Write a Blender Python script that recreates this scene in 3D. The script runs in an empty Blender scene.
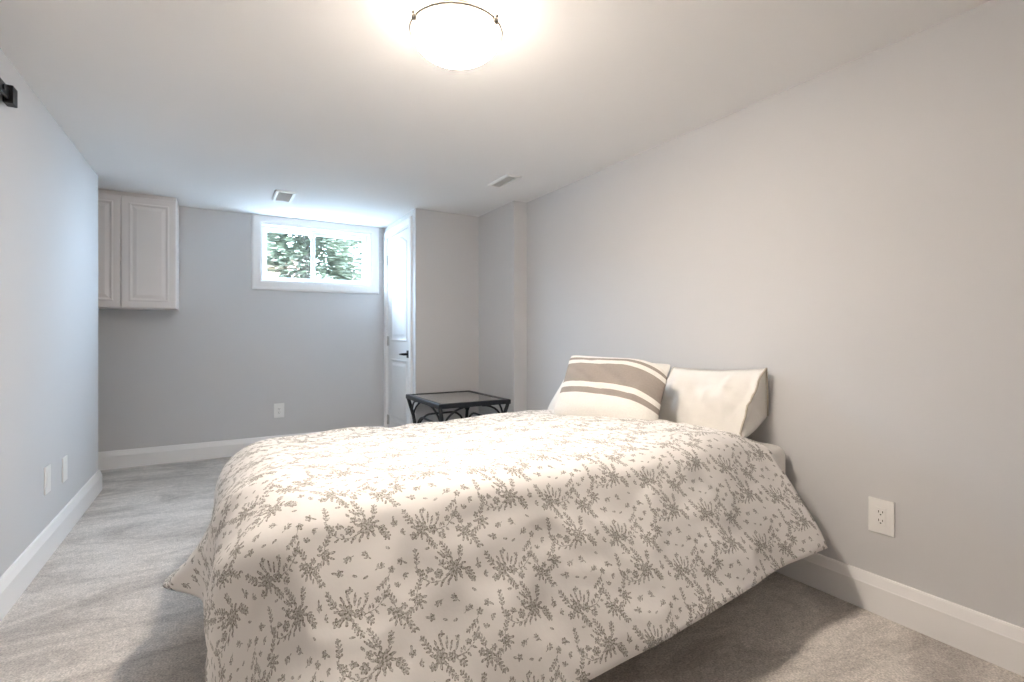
import bpy, bmesh, math, random
import numpy as np
from mathutils import Vector, Matrix, noise as mnoise

C = bpy.context.scene.collection
SC = bpy.context.scene
PI = math.pi

# ------------------------------------------------------------------ camera, sky, exposure
H = 2.135                    # ceiling height
XL, XR, YB = -0.715, 2.153, 4.992
YAW = math.atan((512 - 220.4) / 497.2)
cd = bpy.data.cameras.new('camera'); cam = bpy.data.objects.new('camera', cd); C.objects.link(cam)
cam.location = (0, 0, 1.05); cam.rotation_euler = (PI / 2, 0, -YAW)
cd.sensor_width = 36; cd.lens = 497.2 / 1024 * 36; cd.shift_y = -5.1 / 1024
cd.clip_start = 0.02
SC.camera = cam
SC.view_settings.view_transform = 'Standard'; SC.view_settings.look = 'None'
SC.view_settings.gamma = 1; SC.view_settings.use_curve_mapping = False
SC.view_settings.exposure = 0.58
SC.cycles.diffuse_bounces = 8

SKY_STRENGTH = 52.0
LAMP_STRENGTH = 190.0
w = bpy.data.worlds.new('world'); SC.world = w; w.use_nodes = True
bg = w.node_tree.nodes['Background']
bg.inputs[0].default_value = (0.58, 0.755, 1.0, 1); bg.inputs[1].default_value = SKY_STRENGTH
# portal at the window opening (guides the sampling of the sky, gives no light itself)
pl = bpy.data.lights.new('window_portal', 'AREA'); pl.shape = 'RECTANGLE'; pl.size = 1.0; pl.size_y = 0.55
pl.cycles.is_portal = True
po = bpy.data.objects.new('window_portal', pl); C.objects.link(po)
po.location = (0.805, YB + 0.22, 1.81); po.rotation_euler = (-PI / 2, 0, 0)

# ------------------------------------------------------------------ helpers
def mat(name, col, rough=0.6, metal=0.0, spec=0.5, emit=None, estr=0.0):
    m = bpy.data.materials.new(name); m.use_nodes = True
    b = m.node_tree.nodes['Principled BSDF']
    b.inputs['Base Color'].default_value = (*col, 1)
    b.inputs['Roughness'].default_value = rough; b.inputs['Metallic'].default_value = metal
    b.inputs['Specular IOR Level'].default_value = spec
    if emit:
        b.inputs['Emission Color'].default_value = (*emit, 1); b.inputs['Emission Strength'].default_value = estr
    return m

def N(m, typ, **kw):
    n = m.node_tree.nodes.new(typ)
    for k, v in kw.items():
        setattr(n, k, v)
    return n

def L(m, a, b):
    m.node_tree.links.new(a, b)

def noisy(m, scale, c1, c2, bump=0.0, bscale=None, detail=6, dist=0.0, coord='Object', stretch=(1, 1, 1), lo=0.3, hi=0.7, bdist=0.002):
    """colour from a noise between two tones, and a finer noise as bump"""
    tc = N(m, 'ShaderNodeTexCoord'); b = m.node_tree.nodes['Principled BSDF']
    mp = N(m, 'ShaderNodeMapping'); mp.inputs['Scale'].default_value = stretch
    L(m, tc.outputs[coord], mp.inputs[0])
    n = N(m, 'ShaderNodeTexNoise'); n.inputs['Scale'].default_value = scale
    n.inputs['Detail'].default_value = detail; n.inputs['Distortion'].default_value = dist
    L(m, mp.outputs[0], n.inputs['Vector'])
    r = N(m, 'ShaderNodeValToRGB'); r.color_ramp.elements[0].position = lo; r.color_ramp.elements[1].position = hi
    r.color_ramp.elements[0].color = (*c1, 1); r.color_ramp.elements[1].color = (*c2, 1)
    L(m, n.outputs['Fac'], r.inputs[0]); L(m, r.outputs[0], b.inputs['Base Color'])
    if bump:
        n2 = N(m, 'ShaderNodeTexNoise'); n2.inputs['Scale'].default_value = bscale or scale * 4; n2.inputs['Detail'].default_value = 3
        L(m, mp.outputs[0], n2.inputs['Vector'])
        bp = N(m, 'ShaderNodeBump'); bp.inputs['Strength'].default_value = bump; bp.inputs['Distance'].default_value = bdist
        L(m, n2.outputs['Fac'], bp.inputs['Height']); L(m, bp.outputs[0], b.inputs['Normal'])
    return m

def obj(name, bm, m, parent=None, smooth=False, loc=None):
    me = bpy.data.meshes.new(name)
    bmesh.ops.recalc_face_normals(bm, faces=bm.faces)
    bm.to_mesh(me); bm.free()
    for mm in (m if isinstance(m, (list, tuple)) else [m]):
        me.materials.append(mm)
    if smooth:
        me.polygons.foreach_set('use_smooth', [True] * len(me.polygons))
    o = bpy.data.objects.new(name, me); C.objects.link(o)
    if parent: o.parent = parent
    if loc: o.location = loc
    return o

def tag(o, label, cat, group=None):
    o['label'] = label; o['category'] = cat
    if group: o['group'] = group
    return o

def thing(name, label, cat, loc=(0, 0, 0), rz=0, group=None):
    o = bpy.data.objects.new(name, None); C.objects.link(o); o.empty_display_size = 0.1
    o.location = loc; o.rotation_euler = (0, 0, rz)
    return tag(o, label, cat, group)

def struct(name, bm, m, parent=None, smooth=False):
    o = obj(name, bm, m, parent, smooth)
    if not parent: o['kind'] = 'structure'
    return o

def box(bm, x0, x1, y0, y1, z0, z1, bev=0.0, seg=2):
    r = bmesh.ops.create_cube(bm, size=1)
    vs = r['verts']
    bmesh.ops.scale(bm, vec=(x1 - x0, y1 - y0, z1 - z0), verts=vs)
    bmesh.ops.translate(bm, vec=((x0 + x1) / 2, (y0 + y1) / 2, (z0 + z1) / 2), verts=vs)
    if bev:
        es = list({e for v in vs for e in v.link_edges})
        bmesh.ops.bevel(bm, geom=es, offset=bev, segments=seg, profile=0.5, affect='EDGES')
    return bm

def bx(*a, **k):
    return box(bmesh.new(), *a, **k)

def tube(bm, pts, rad, n=8, closed=False):
    """round tube through the points; rad a number or one per point"""
    pts = [Vector(p) for p in pts]; k = len(pts)
    rads = [rad] * k if not hasattr(rad, '__len__') else rad
    rings = []; up = None
    for i, p in enumerate(pts):
        a = pts[(i - 1) % k] if (closed or i > 0) else p
        b = pts[(i + 1) % k] if (closed or i < k - 1) else p
        t = (b - a).normalized()
        if up is None:
            up = Vector((0, 0, 1)) if abs(t.z) < 0.9 else Vector((1, 0, 0))
        s = t.cross(up).normalized(); u = s.cross(t).normalized(); up = u
        rings.append([bm.verts.new(p + (s * math.cos(2 * PI * j / n) + u * math.sin(2 * PI * j / n)) * rads[i]) for j in range(n)])
    for i in range(k if closed else k - 1):
        A, B = rings[i], rings[(i + 1) % k]
        for j in range(n):
            bm.faces.new((A[j], A[(j + 1) % n], B[(j + 1) % n], B[j]))
    if not closed:
        bm.faces.new(rings[0][::-1]); bm.faces.new(rings[-1])
    return bm

def lathe(bm, prof, n=48, axis_pt=(0, 0, 0)):
    """prof: list of (r, z); closes poles where r == 0"""
    ox, oy, oz = axis_pt; rows = []
    for r, z in prof:
        if r < 1e-6:
            rows.append([bm.verts.new((ox, oy, oz + z))])
        else:
            rows.append([bm.verts.new((ox + r * math.cos(2 * PI * j / n), oy + r * math.sin(2 * PI * j / n), oz + z)) for j in range(n)])
    for A, B in zip(rows, rows[1:]):
        for j in range(n):
            k = (j + 1) % n
            if len(A) == 1 and len(B) == 1: continue
            if len(A) == 1: bm.faces.new((A[0], B[j], B[k]))
            elif len(B) == 1: bm.faces.new((A[j], A[k], B[0]))
            else: bm.faces.new((A[j], A[k], B[k], B[j]))
    return bm

def sweep2d(bm, path, prof, closed, frame):
    """profile prof [(across, out)] swept along a 2-D path with mitred corners; frame maps (a, b, out) to 3-D"""
    k = len(path); rings = []
    for i in range(k):
        p = Vector(path[i])
        d0 = (p - Vector(path[i - 1])).normalized() if (closed or i > 0) else None
        d1 = (Vector(path[(i + 1) % k]) - p).normalized() if (closed or i < k - 1) else None
        d0 = d0 or d1; d1 = d1 or d0
        n0 = Vector((-d0.y, d0.x)); n1 = Vector((-d1.y, d1.x))
        m = (n0 + n1); m = m / max(1e-6, m.dot(n0)) if m.length > 1e-6 else n0
        rings.append([bm.verts.new(frame(p.x + m.x * a, p.y + m.y * a, o)) for a, o in prof])
    q = len(prof)
    for i in range(k if closed else k - 1):
        A, B = rings[i], rings[(i + 1) % k]
        for j in range(q):
            bm.faces.new((A[j], A[(j + 1) % q], B[(j + 1) % q], B[j]))
    if not closed:
        bm.faces.new(rings[0]); bm.faces.new(rings[-1][::-1])
    return bm

def nz(x, y, z=0.0):
    return mnoise.noise(Vector((x, y, z)))

# ------------------------------------------------------------------ materials
WALL = noisy(mat('wall_paint', (0.6, 0.59, 0.58), 0.75, spec=0.3), 2.0, (0.635, 0.632, 0.637), (0.645, 0.642, 0.647), bump=0.04, bscale=260)
CEIL = noisy(mat('ceiling_paint', (0.78, 0.77, 0.76), 0.9, spec=0.2), 2.0, (0.85, 0.845, 0.84), (0.865, 0.86, 0.855), bump=0.03, bscale=300)
TRIM = noisy(mat('white_trim_paint', (0.82, 0.81, 0.80), 0.4), 3.0, (0.87, 0.86, 0.85), (0.89, 0.88, 0.87), bump=0.01, bscale=60)
DOORM = noisy(mat('white_door_paint', (0.80, 0.81, 0.82), 0.5), 3.0, (0.80, 0.80, 0.80), (0.83, 0.83, 0.83), bump=0.01, bscale=60)
CABM = noisy(mat('cabinet_paint', (0.74, 0.71, 0.69), 0.45), 3.0, (0.78, 0.735, 0.705), (0.81, 0.765, 0.735), bump=0.01, bscale=60)
PLATE = noisy(mat('white_plastic', (0.82, 0.81, 0.79), 0.35), 5.0, (0.87, 0.86, 0.84), (0.89, 0.88, 0.86))
DUCT = noisy(mat('painted_duct', (0.62, 0.62, 0.6), 0.6), 9.0, (0.58, 0.58, 0.56), (0.65, 0.65, 0.63))
SLOT = noisy(mat('dark_slot', (0.03, 0.03, 0.03), 0.6), 9.0, (0.02, 0.02, 0.02), (0.04, 0.04, 0.04))
BLACK = noisy(mat('matte_black_metal', (0.015, 0.015, 0.016), 0.4, 0.6), 30.0, (0.010, 0.010, 0.011), (0.020, 0.020, 0.021))
IRON = noisy(mat('table_iron', (0.02, 0.02, 0.022), 0.45, 0.3), 40.0, (0.012, 0.013, 0.016), (0.03, 0.03, 0.034), bump=0.1, bscale=300)
NICKEL = noisy(mat('brushed_nickel', (0.42, 0.39, 0.34), 0.3, 1.0), 60.0, (0.34, 0.31, 0.27), (0.5, 0.47, 0.42), stretch=(1, 1, 14))
HINGE = noisy(mat('hinge_steel', (0.55, 0.54, 0.52), 0.35, 0.9), 40.0, (0.48, 0.47, 0.45), (0.6, 0.59, 0.57))
VINYL = noisy(mat('window_vinyl', (0.85, 0.86, 0.87), 0.35), 4.0, (0.84, 0.85, 0.86), (0.87, 0.88, 0.89))
SHEET = noisy(mat('cotton_sheet', (0.74, 0.72, 0.69), 0.9, spec=0.1), 30.0, (0.72, 0.70, 0.67), (0.77, 0.75, 0.72), bump=0.15, bscale=900)
PILLOWW = noisy(mat('white_pillow_cotton', (0.83, 0.80, 0.75), 0.9, spec=0.1), 18.0, (0.82, 0.795, 0.75), (0.86, 0.835, 0.79), bump=0.2, bscale=90, bdist=0.003)
SEAM = noisy(mat('cream_piping', (0.55, 0.49, 0.40), 0.9, spec=0.1), 60.0, (0.50, 0.44, 0.36), (0.60, 0.54, 0.45))
TICK = noisy(mat('mattress_fabric', (0.6, 0.59, 0.58), 0.9, spec=0.1), 40.0, (0.56, 0.55, 0.54), (0.64, 0.63, 0.62), bump=0.2, bscale=300)

def carpet():
    m = mat('grey_carpet', (0.4, 0.38, 0.36), 1.0, spec=0.05)
    b = m.node_tree.nodes['Principled BSDF']
    b.inputs['Sheen Weight'].default_value = 0.25; b.inputs['Sheen Roughness'].default_value = 0.6
    tc = N(m, 'ShaderNodeTexCoord')
    mp = N(m, 'ShaderNodeMapping'); mp.inputs['Rotation'].default_value = (0, 0, 0.9); mp.inputs['Scale'].default_value = (1.0, 2.4, 1)
    L(m, tc.outputs['Object'], mp.inputs[0])
    big = N(m, 'ShaderNodeTexNoise'); big.inputs['Scale'].default_value = 2.1; big.inputs['Detail'].default_value = 7; big.inputs['Roughness'].default_value = 0.62; big.inputs['Distortion'].default_value = 0.9
    L(m, mp.outputs[0], big.inputs['Vector'])
    fine = N(m, 'ShaderNodeTexNoise'); fine.inputs['Scale'].default_value = 160; fine.inputs['Detail'].default_value = 3
    L(m, tc.outputs['Object'], fine.inputs['Vector'])
    mid = N(m, 'ShaderNodeTexNoise'); mid.inputs['Scale'].default_value = 38; mid.inputs['Detail'].default_value = 3
    L(m, tc.outputs['Object'], mid.inputs['Vector'])
    r1 = N(m, 'ShaderNodeValToRGB'); e = r1.color_ramp.elements
    e[0].position = 0.37; e[0].color = (0.46, 0.42, 0.385, 1); e[1].position = 0.60; e[1].color = (0.72, 0.67, 0.62, 1)
    L(m, big.outputs['Fac'], r1.inputs[0])
    r2 = N(m, 'ShaderNodeValToRGB'); e = r2.color_ramp.elements
    e[0].position = 0.30; e[0].color = (0.62, 0.62, 0.62, 1); e[1].position = 0.70; e[1].color = (1.2, 1.2, 1.2, 1)
    L(m, fine.outputs['Fac'], r2.inputs[0])
    mx = N(m, 'ShaderNodeMix', data_type='RGBA', blend_type='MULTIPLY'); mx.inputs[0].default_value = 1.0
    L(m, r1.outputs[0], mx.inputs[6]); L(m, r2.outputs[0], mx.inputs[7])
    r3 = N(m, 'ShaderNodeValToRGB'); e = r3.color_ramp.elements
    e[0].position = 0.3; e[0].color = (0.86, 0.86, 0.86, 1); e[1].position = 0.7; e[1].color = (1.1, 1.1, 1.1, 1)
    L(m, mid.outputs['Fac'], r3.inputs[0])
    mx2 = N(m, 'ShaderNodeMix', data_type='RGBA', blend_type='MULTIPLY'); mx2.inputs[0].default_value = 1.0
    L(m, mx.outputs[2], mx2.inputs[6]); L(m, r3.outputs[0], mx2.inputs[7]); L(m, mx2.outputs[2], b.inputs['Base Color'])
    ad = N(m, 'ShaderNodeMath', operation='ADD'); L(m, fine.outputs['Fac'], ad.inputs[0]); L(m, mid.outputs['Fac'], ad.inputs[1])
    bp = N(m, 'ShaderNodeBump'); bp.inputs['Strength'].default_value = 0.7; bp.inputs['Distance'].default_value = 0.006
    L(m, ad.outputs[0], bp.inputs['Height']); L(m, bp.outputs[0], b.inputs['Normal'])
    return m
CARPET = carpet()

def glass_mat(name, tint=(0.96, 0.99, 0.98), refl=0.10, rough=0.02):
    m = bpy.data.materials.new(name); m.use_nodes = True
    nt = m.node_tree; nt.nodes.clear()
    out = nt.nodes.new('ShaderNodeOutputMaterial'); mix = nt.nodes.new('ShaderNodeMixShader')
    tr = nt.nodes.new('ShaderNodeBsdfTransparent'); gl = nt.nodes.new('ShaderNodeBsdfGlossy')
    tr.inputs[0].default_value = (*tint, 1); gl.inputs['Roughness'].default_value = rough
    mix.inputs[0].default_value = refl * 0.5; nt.links.new(tr.outputs[0], mix.inputs[1]); nt.links.new(gl.outputs[0], mix.inputs[2])
    nt.links.new(mix.outputs[0], out.inputs[0])
    return m
GLASS = glass_mat('window_glass')

# ------------------------------------------------------------------ room shell
YF = -1.3                                        # wall behind the camera
XC = 1.43                                        # face of the door wall
XP, YP, YCF = 2.03, 3.43, 4.06                   # pillar face, pillar return, closet front
struct('floor', bx(-2.0, 2.45, YF - 0.15, YB + 0.3, -0.1, 0), CARPET)
struct('ceiling', bx(-2.0, 2.45, YF - 0.15, YB + 0.3, H, H + 0.12), CEIL)
struct('wall_right', bx(XR, XR + 0.15, YF, YP, 0, H), WALL)
struct('wall_right_column', bx(XP, XR + 0.15, YP, YCF, 0, H), WALL)
struct('wall_right_closet', bx(XR, XR + 0.15, YCF + 0.1, YB, 0, H), WALL)
struct('wall_front', bx(-2.0, XR + 0.15, YF - 0.15, YF, 0, H), WALL)
struct('wall_left', bx(XL - 0.9, XL, YF, 4.33, 0, H), WALL)
struct('wall_left_alcove', bx(-1.75, -1.6, 4.0, YB, 0, H), WALL)
# closet: front face and the side with the door opening
struct('wall_closet', bx(XC, XR + 0.15, YCF, YCF + 0.1, 0, H), WALL)
DY0, DY1, DZ = 4.195, 4.91, 2.03
bm = bmesh.new()
box(bm, XC, XC + 0.1, YCF + 0.1, DY0, 0, H); box(bm, XC, XC + 0.1, DY1, YB, 0, H); box(bm, XC, XC + 0.1, DY0, DY1, DZ, H)
struct('wall_door_side', bm, WALL)
# back wall with the window opening
WX0, WX1, WZ0, WZ1 = 0.315, 1.296, 1.545, 2.07
bm = bmesh.new()
box(bm, -1.75, WX0, YB, YB + 0.25, 0, H); box(bm, WX1, XR + 0.15, YB, YB + 0.25, 0, H)
box(bm, WX0, WX1, YB, YB + 0.25, 0, WZ0); box(bm, WX0, WX1, YB, YB + 0.25, WZ1, H)
struct('wall_back', bm, WALL)

# baseboards: one moulded profile (0.142 high) along each wall
BASE = [(0, 0), (0.019, 0), (0.019, 0.102), (0.0175, 0.105), (0.009, 0.136), (0.006, 0.141), (0, 0.142)]
def baseboard(name, p0, p1, nrm, h0=0.0, h1=0.0):
    """p0->p1 along the wall, nrm into the room; h = mitre extension at each end (positive runs past the end)"""
    p0, p1, nrm = Vector((*p0, 0)), Vector((*p1, 0)), Vector((*nrm, 0)); d = (p1 - p0).normalized()
    bm = bmesh.new()
    A = [bm.verts.new(p0 - d * (h0 * a) + nrm * a + Vector((0, 0, z))) for a, z in BASE]
    B = [bm.verts.new(p1 + d * (h1 * a) + nrm * a + Vector((0, 0, z))) for a, z in BASE]
    q = len(BASE)
    for j in range(q): bm.faces.new((A[j], A[(j + 1) % q], B[(j + 1) % q], B[j]))
    bm.faces.new(A); bm.faces.new(B[::-1])
    struct(name, bm, TRIM)
baseboard('baseboard_right', (XR, YF), (XR, YP), (-1, 0), 0, -1)
baseboard('baseboard_column_return', (XR, YP), (XP, YP), (0, -1), -1, 1)
baseboard('baseboard_column', (XP, YP), (XP, YCF), (-1, 0), 1, -1)
baseboard('baseboard_closet', (XP, YCF), (XC, YCF), (0, -1), -1, 1)
baseboard('baseboard_back', (-1.6, YB), (XC, YB), (0, -1), 0, -1)
baseboard('baseboard_left', (XL, YF), (XL, 4.33), (1, 0), 0, 1)
baseboard('baseboard_left_end', (XL, 4.33), (-1.6, 4.33), (0, 1), 1, 0)

# ------------------------------------------------------------------ window
win = bpy.data.objects.new('window_1', None); C.objects.link(win); win['kind'] = 'structure'
win['label'] = 'small white-framed sliding basement window high in the grey back wall'
win.location = (0.805, YB, WZ0)
def wpart(name, bm, m, smooth=False, parent=win):
    bmesh.ops.translate(bm, vec=-Vector((0.805, YB, WZ0)), verts=bm.verts)
    return obj(name, bm, m, parent, smooth)
CW = 0.08
path = [(WX0, WZ0), (WX1, WZ0), (WX1, WZ1), (WX0, WZ1)]
bm = bmesh.new()
prof = [(0.0, 0.0), (0.0, 0.014), (-0.012, 0.018), (-0.062, 0.018), (-0.076, 0.012), (-0.08, 0.0)]
prof = [(a * (0.065 / 0.08) if False else a, o) for a, o in prof]
# casing: bottom and sides 80 mm, the head squeezed up under the ceiling
sweep2d(bm, path, prof, True, lambda a, b, o: (a, YB - o, min(b, H - 0.002)))
wpart('window_casing', bm, TRIM)
JD = 0.13                                        # reveal depth
bm = bmesh.new()
t = 0.012
box(bm, WX0, WX0 + t, YB - 0.004, YB + JD, WZ0, WZ1); box(bm, WX1 - t, WX1, YB - 0.004, YB + JD, WZ0, WZ1)
box(bm, WX0 + t, WX1 - t, YB - 0.004, YB + JD, WZ0, WZ0 + t); box(bm, WX0 + t, WX1 - t, YB - 0.004, YB + JD, WZ1 - t, WZ1)
wpart('window_jamb', bm, VINYL)
fx0, fx1, fz0, fz1 = WX0 + t, WX1 - t, WZ0 + t, WZ1 - t
FY = YB + JD - 0.05
bm = bmesh.new(); fw = 0.022
box(bm, fx0, fx0 + fw, FY, FY + 0.07, fz0, fz1, 0.003); box(bm, fx1 - fw, fx1, FY, FY + 0.07, fz0, fz1, 0.003)
box(bm, fx0 + fw, fx1 - fw, FY, FY + 0.07, fz0, fz0 + fw, 0.003); box(bm, fx0 + fw, fx1 - fw, FY, FY + 0.07, fz1 - fw, fz1, 0.003)
wpart('window_frame', bm, VINYL)
def sash(x0, x1, y, sw):
    z0, z1 = fz0 + fw - 0.004, fz1 - fw + 0.004
    bm = bmesh.new()
    box(bm, x0, x0 + sw, y, y + 0.024, z0, z1, 0.003); box(bm, x1 - sw, x1, y, y + 0.024, z0, z1, 0.003)
    box(bm, x0 + sw, x1 - sw, y, y + 0.024, z0, z0 + sw * 0.9, 0.003); box(bm, x0 + sw, x1 - sw, y, y + 0.024, z1 - sw * 0.9, z1, 0.003)
    s = wpart('window_sash', bm, VINYL)
    wpart('window_pane', bx(x0 + sw, x1 - sw, y + 0.010, y + 0.014, z0 + sw * 0.9, z1 - sw * 0.9), GLASS, parent=s)
sash(fx0 + fw - 0.004, 0.79, FY + 0.036, 0.024)
sash(0.752, fx1 - fw + 0.004, FY + 0.008, 0.03)

# ------------------------------------------------------------------ door in the closet side
door = bpy.data.objects.new('door_1', None); C.objects.link(door); door['kind'] = 'structure'
door['label'] = 'white two-panel arch-top closet door with black lever handle'
door.location = (XC, (DY0 + DY1) / 2, 0)
DO = Vector(door.location)
def dpart(name, bm, m, smooth=False, parent=door):
    bmesh.ops.translate(bm, vec=-DO, verts=bm.verts)
    return obj(name, bm, m, parent, smooth)
DX = XC + 0.012                                  # face of the leaf
leaf = dpart('door_leaf', bx(DX, DX + 0.035, DY0 + 0.016, DY1 - 0.016, 0.012, DZ - 0.016, 0.002), DOORM)
py0, py1 = DY0 + 0.016 + 0.10, DY1 - 0.016 - 0.10
def arch_path(z0, z1, rise):
    p = [(py0, z0), (py1, z0)]
    if rise:
        k = 16
        for i in range(k + 1):
            s = i / k
            p.append((py1 + (py0 - py1) * s, z1 - rise + rise * math.sin(PI * s)))
    else:
        p += [(py1, z1), (py0, z1)]
    return p
PROF = [(0.0, 0.0), (0.0, 0.003), (0.006, 0.008), (0.016, 0.006), (0.024, 0.001), (0.024, 0.0)]
for z0, z1, rise in ((1.0, 1.972, 0.075), (0.22, 0.83, 0.0)):
    pth = arch_path(z0, z1, rise)
    bm = sweep2d(bmesh.new(), pth, PROF, True, lambda a, b, o: (DX - o, a, b))
    dpart('door_panel_moulding', bm, DOORM)
    # raised field inside the moulding
    cy, cz = (py0 + py1) / 2, (z0 + z1) / 2
    def ins(p, d):
        return (p[0] + (d if p[0] < cy - 0.12 else (-d if p[0] > cy + 0.12 else -d * (p[0] - cy) / 0.12)), p[1] + (d if p[1] < cz else -d))
    bm = bmesh.new()
    A = [bm.verts.new((DX, *ins(p, 0.045))) for p in pth]; B = [bm.verts.new((DX - 0.005, *ins(p, 0.065))) for p in pth]
    for j in range(len(pth)): bm.faces.new((A[j], A[(j + 1) % len(pth)], B[(j + 1) % len(pth)], B[j]))
    bm.faces.new(B); bm.faces.new(A[::-1])
    dpart('door_panel', bm, DOORM)
# jamb and casing
bm = bmesh.new()
box(bm, XC - 0.002, XC + 0.1, DY0, DY0 + 0.014, 0, DZ); box(bm, XC - 0.002, XC + 0.1, DY1 - 0.014, DY1, 0, DZ)
box(bm, XC - 0.002, XC + 0.1, DY0 + 0.014, DY1 - 0.014, DZ - 0.014, DZ)
dpart('door_jamb', bm, TRIM)
bm = bmesh.new()
cpr = [(0.0, 0.0), (0.0, 0.011), (0.01, 0.016), (0.045, 0.018), (0.060, 0.013), (0.068, 0.0)]
sweep2d(bm, [(DY0 + 0.006, 0.0), (DY0 + 0.006, DZ - 0.006), (DY1 - 0.006, DZ - 0.006), (DY1 - 0.006, 0.0)], cpr, False,
        lambda a, b, o: (XC - o, a, b))
dpart('door_casing', bm, TRIM)
for hz in (1.80, 1.0, 0.22):
    bm = bx(DX - 0.003, DX + 0.002, DY1 - 0.052, DY1 - 0.016, hz - 0.045, hz + 0.045, 0.001)
    tube(bm, [(DX - 0.008, DY1 - 0.016, hz - 0.048), (DX - 0.008, DY1 - 0.016, hz + 0.048)], 0.006, 10)
    dpart('door_hinge', bm, HINGE)
hy, hzz = DY0 + 0.016 + 0.062, 0.887
bm = box(bmesh.new(), DX - 0.010, DX, hy - 0.033, hy + 0.033, hzz - 0.033, hzz + 0.033, 0.003)
tube(bm, [(DX - 0.008, hy, hzz), (DX - 0.05, hy, hzz)], 0.011, 12)
tube(bm, [(DX - 0.048, hy - 0.010, hzz), (DX - 0.052, hy + 0.03, hzz), (DX - 0.050, hy + 0.08, hzz - 0.002), (DX - 0.044, hy + 0.125, hzz - 0.003)], [0.010, 0.010, 0.008, 0.006], 10)
dpart('door_handle', bm, BLACK, True)

# ------------------------------------------------------------------ wall cabinet
CX0, CX1, CYF, CZ0, CZ1 = -1.0, -0.297, 4.67, 1.262, 2.10
cab = thing('wall_cabinet', 'white two-door wall cabinet with raised panels at the top of the back wall', 'cabinet', ((CX0 + CX1) / 2, YB - 0.165, CZ0))
CO = Vector(cab.location)
def cpart(name, bm, m=CABM, parent=cab):
    bmesh.ops.translate(bm, vec=-CO, verts=bm.verts)
    return obj(name, bm, m, parent)
bm = bx(CX0, CX1, CYF + 0.022, YB - 0.001, CZ0, CZ1, 0.0015)
box(bm, CX0, CX1 - 0.002, CYF + 0.03, YB - 0.002, CZ1 - 0.001, CZ1 + 0.034)          # filler strip up to the ceiling
cpart('carcass', bm)
def cab_door(x0, x1):
    z0, z1 = CZ0 + 0.003, CZ1 - 0.003
    d = cpart('cabinet_door', bx(x0, x1, CYF, CYF + 0.02, z0, z1, 0.003))
    pa, pb, qa, qb = x0 + 0.055, x1 - 0.055, z0 + 0.058, z1 - 0.058
    bm = sweep2d(bmesh.new(), [(pa, qa), (pb, qa), (pb, qb), (pa, qb)], [(-0.012, 0), (-0.008, 0.005), (-0.002, 0.006), (0.004, 0.003), (0.008, 0.0)], True,
                 lambda a, b, o: (a, CYF - o, b))
    cpart('door_moulding', bm, parent=d)
    bm = bmesh.new()
    def ring(i, y): return [bm.verts.new(v) for v in ((pa + i, y, qa + i), (pb - i, y, qa + i), (pb - i, y, qb - i), (pa + i, y, qb - i))]
    A, B = ring(0.014, CYF), ring(0.036, CYF - 0.007)
    for j in range(4): bm.faces.new((A[j], A[(j + 1) % 4], B[(j + 1) % 4], B[j]))
    bm.faces.new(B); bm.faces.new(A[::-1])
    cpart('raised_panel', bm, parent=d)
cab_door(-0.636, CX1 - 0.003); cab_door(CX0 + 0.003, -0.642)

# ------------------------------------------------------------------ ceiling lamp
LX, LY = 0.679, 1.524
lamp = thing('ceiling_lamp', 'lit frosted glass bowl lamp with nickel clips on the ceiling', 'lamp', (LX, LY, H))
bowl_m = mat('lit_frosted_glass', (0.95, 0.93, 0.9), 0.4, emit=(1.0, 0.88, 0.765), estr=LAMP_STRENGTH)
bowl_in = mat('frosted_glass_inside', (0.95, 0.93, 0.9), 0.4, emit=(1.0, 0.88, 0.765), estr=LAMP_STRENGTH * 0.05)
# glow shaped into a ring; dimmed centre spares the bed, dimmed rim the ceiling
_tc = N(bowl_m, 'ShaderNodeTexCoord'); _sp = N(bowl_m, 'ShaderNodeSeparateXYZ'); L(bowl_m, _tc.outputs['Object'], _sp.inputs[0])
_mr = N(bowl_m, 'ShaderNodeMapRange'); _mr.inputs[1].default_value = -0.165; _mr.inputs[2].default_value = -0.075
L(bowl_m, _sp.outputs[2], _mr.inputs[0])
_cr = N(bowl_m, 'ShaderNodeValToRGB'); _e = _cr.color_ramp.elements
_e[0].position = 0.0; _e[0].color = (0.12,) * 3 + (1,); _e[1].position = 1.0; _e[1].color = (0.03,) * 3 + (1,)
for _p, _v in ((0.10, 0.42), (0.25, 1.0), (0.42, 0.75), (0.60, 0.08)):
    _q = _e.new(_p); _q.color = (_v,) * 3 + (1,)
L(bowl_m, _mr.outputs[0], _cr.inputs[0])
_ml = N(bowl_m, 'ShaderNodeMath', operation='MULTIPLY'); _ml.inputs[1].default_value = LAMP_STRENGTH
L(bowl_m, _cr.outputs[0], _ml.inputs[0]); L(bowl_m, _ml.outputs[0], bowl_m.node_tree.nodes['Principled BSDF'].inputs['Emission Strength'])
R, RZ, BZ = 0.148, -0.078, -0.165
prof = []
k = 14
for i in range(k + 1):
    a = i / k * PI / 2
    prof.append((R * math.sin(a), RZ + (BZ - RZ) * math.cos(a) ** 1.0))
inner = [(max(0, r - 0.004), z + 0.004) for r, z in prof[::-1]]; inner[-1] = (0, inner[-1][1])
bm = lathe(bmesh.new(), prof + inner, 48)
bm.faces.ensure_lookup_table()
for i, f in enumerate(bm.faces): f.material_index = 0 if i < 48 * k else 1
obj('glass_bowl', bm, (bowl_m, bowl_in), lamp, True)
bm = lathe(bmesh.new(), [(0, 0), (0.075, 0), (0.078, -0.006), (0.07, -0.022), (0.03, -0.03), (0, -0.03)], 40)
obj('ceiling_pan', bm, NICKEL, lamp, True)
bm = tube(bmesh.new(), [((R + 0.003) * math.cos(2 * PI * j / 64), (R + 0.003) * math.sin(2 * PI * j / 64), RZ + 0.003) for j in range(64)], 0.0045, 8, True)
obj('rim_ring', bm, NICKEL, lamp, True)
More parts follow.
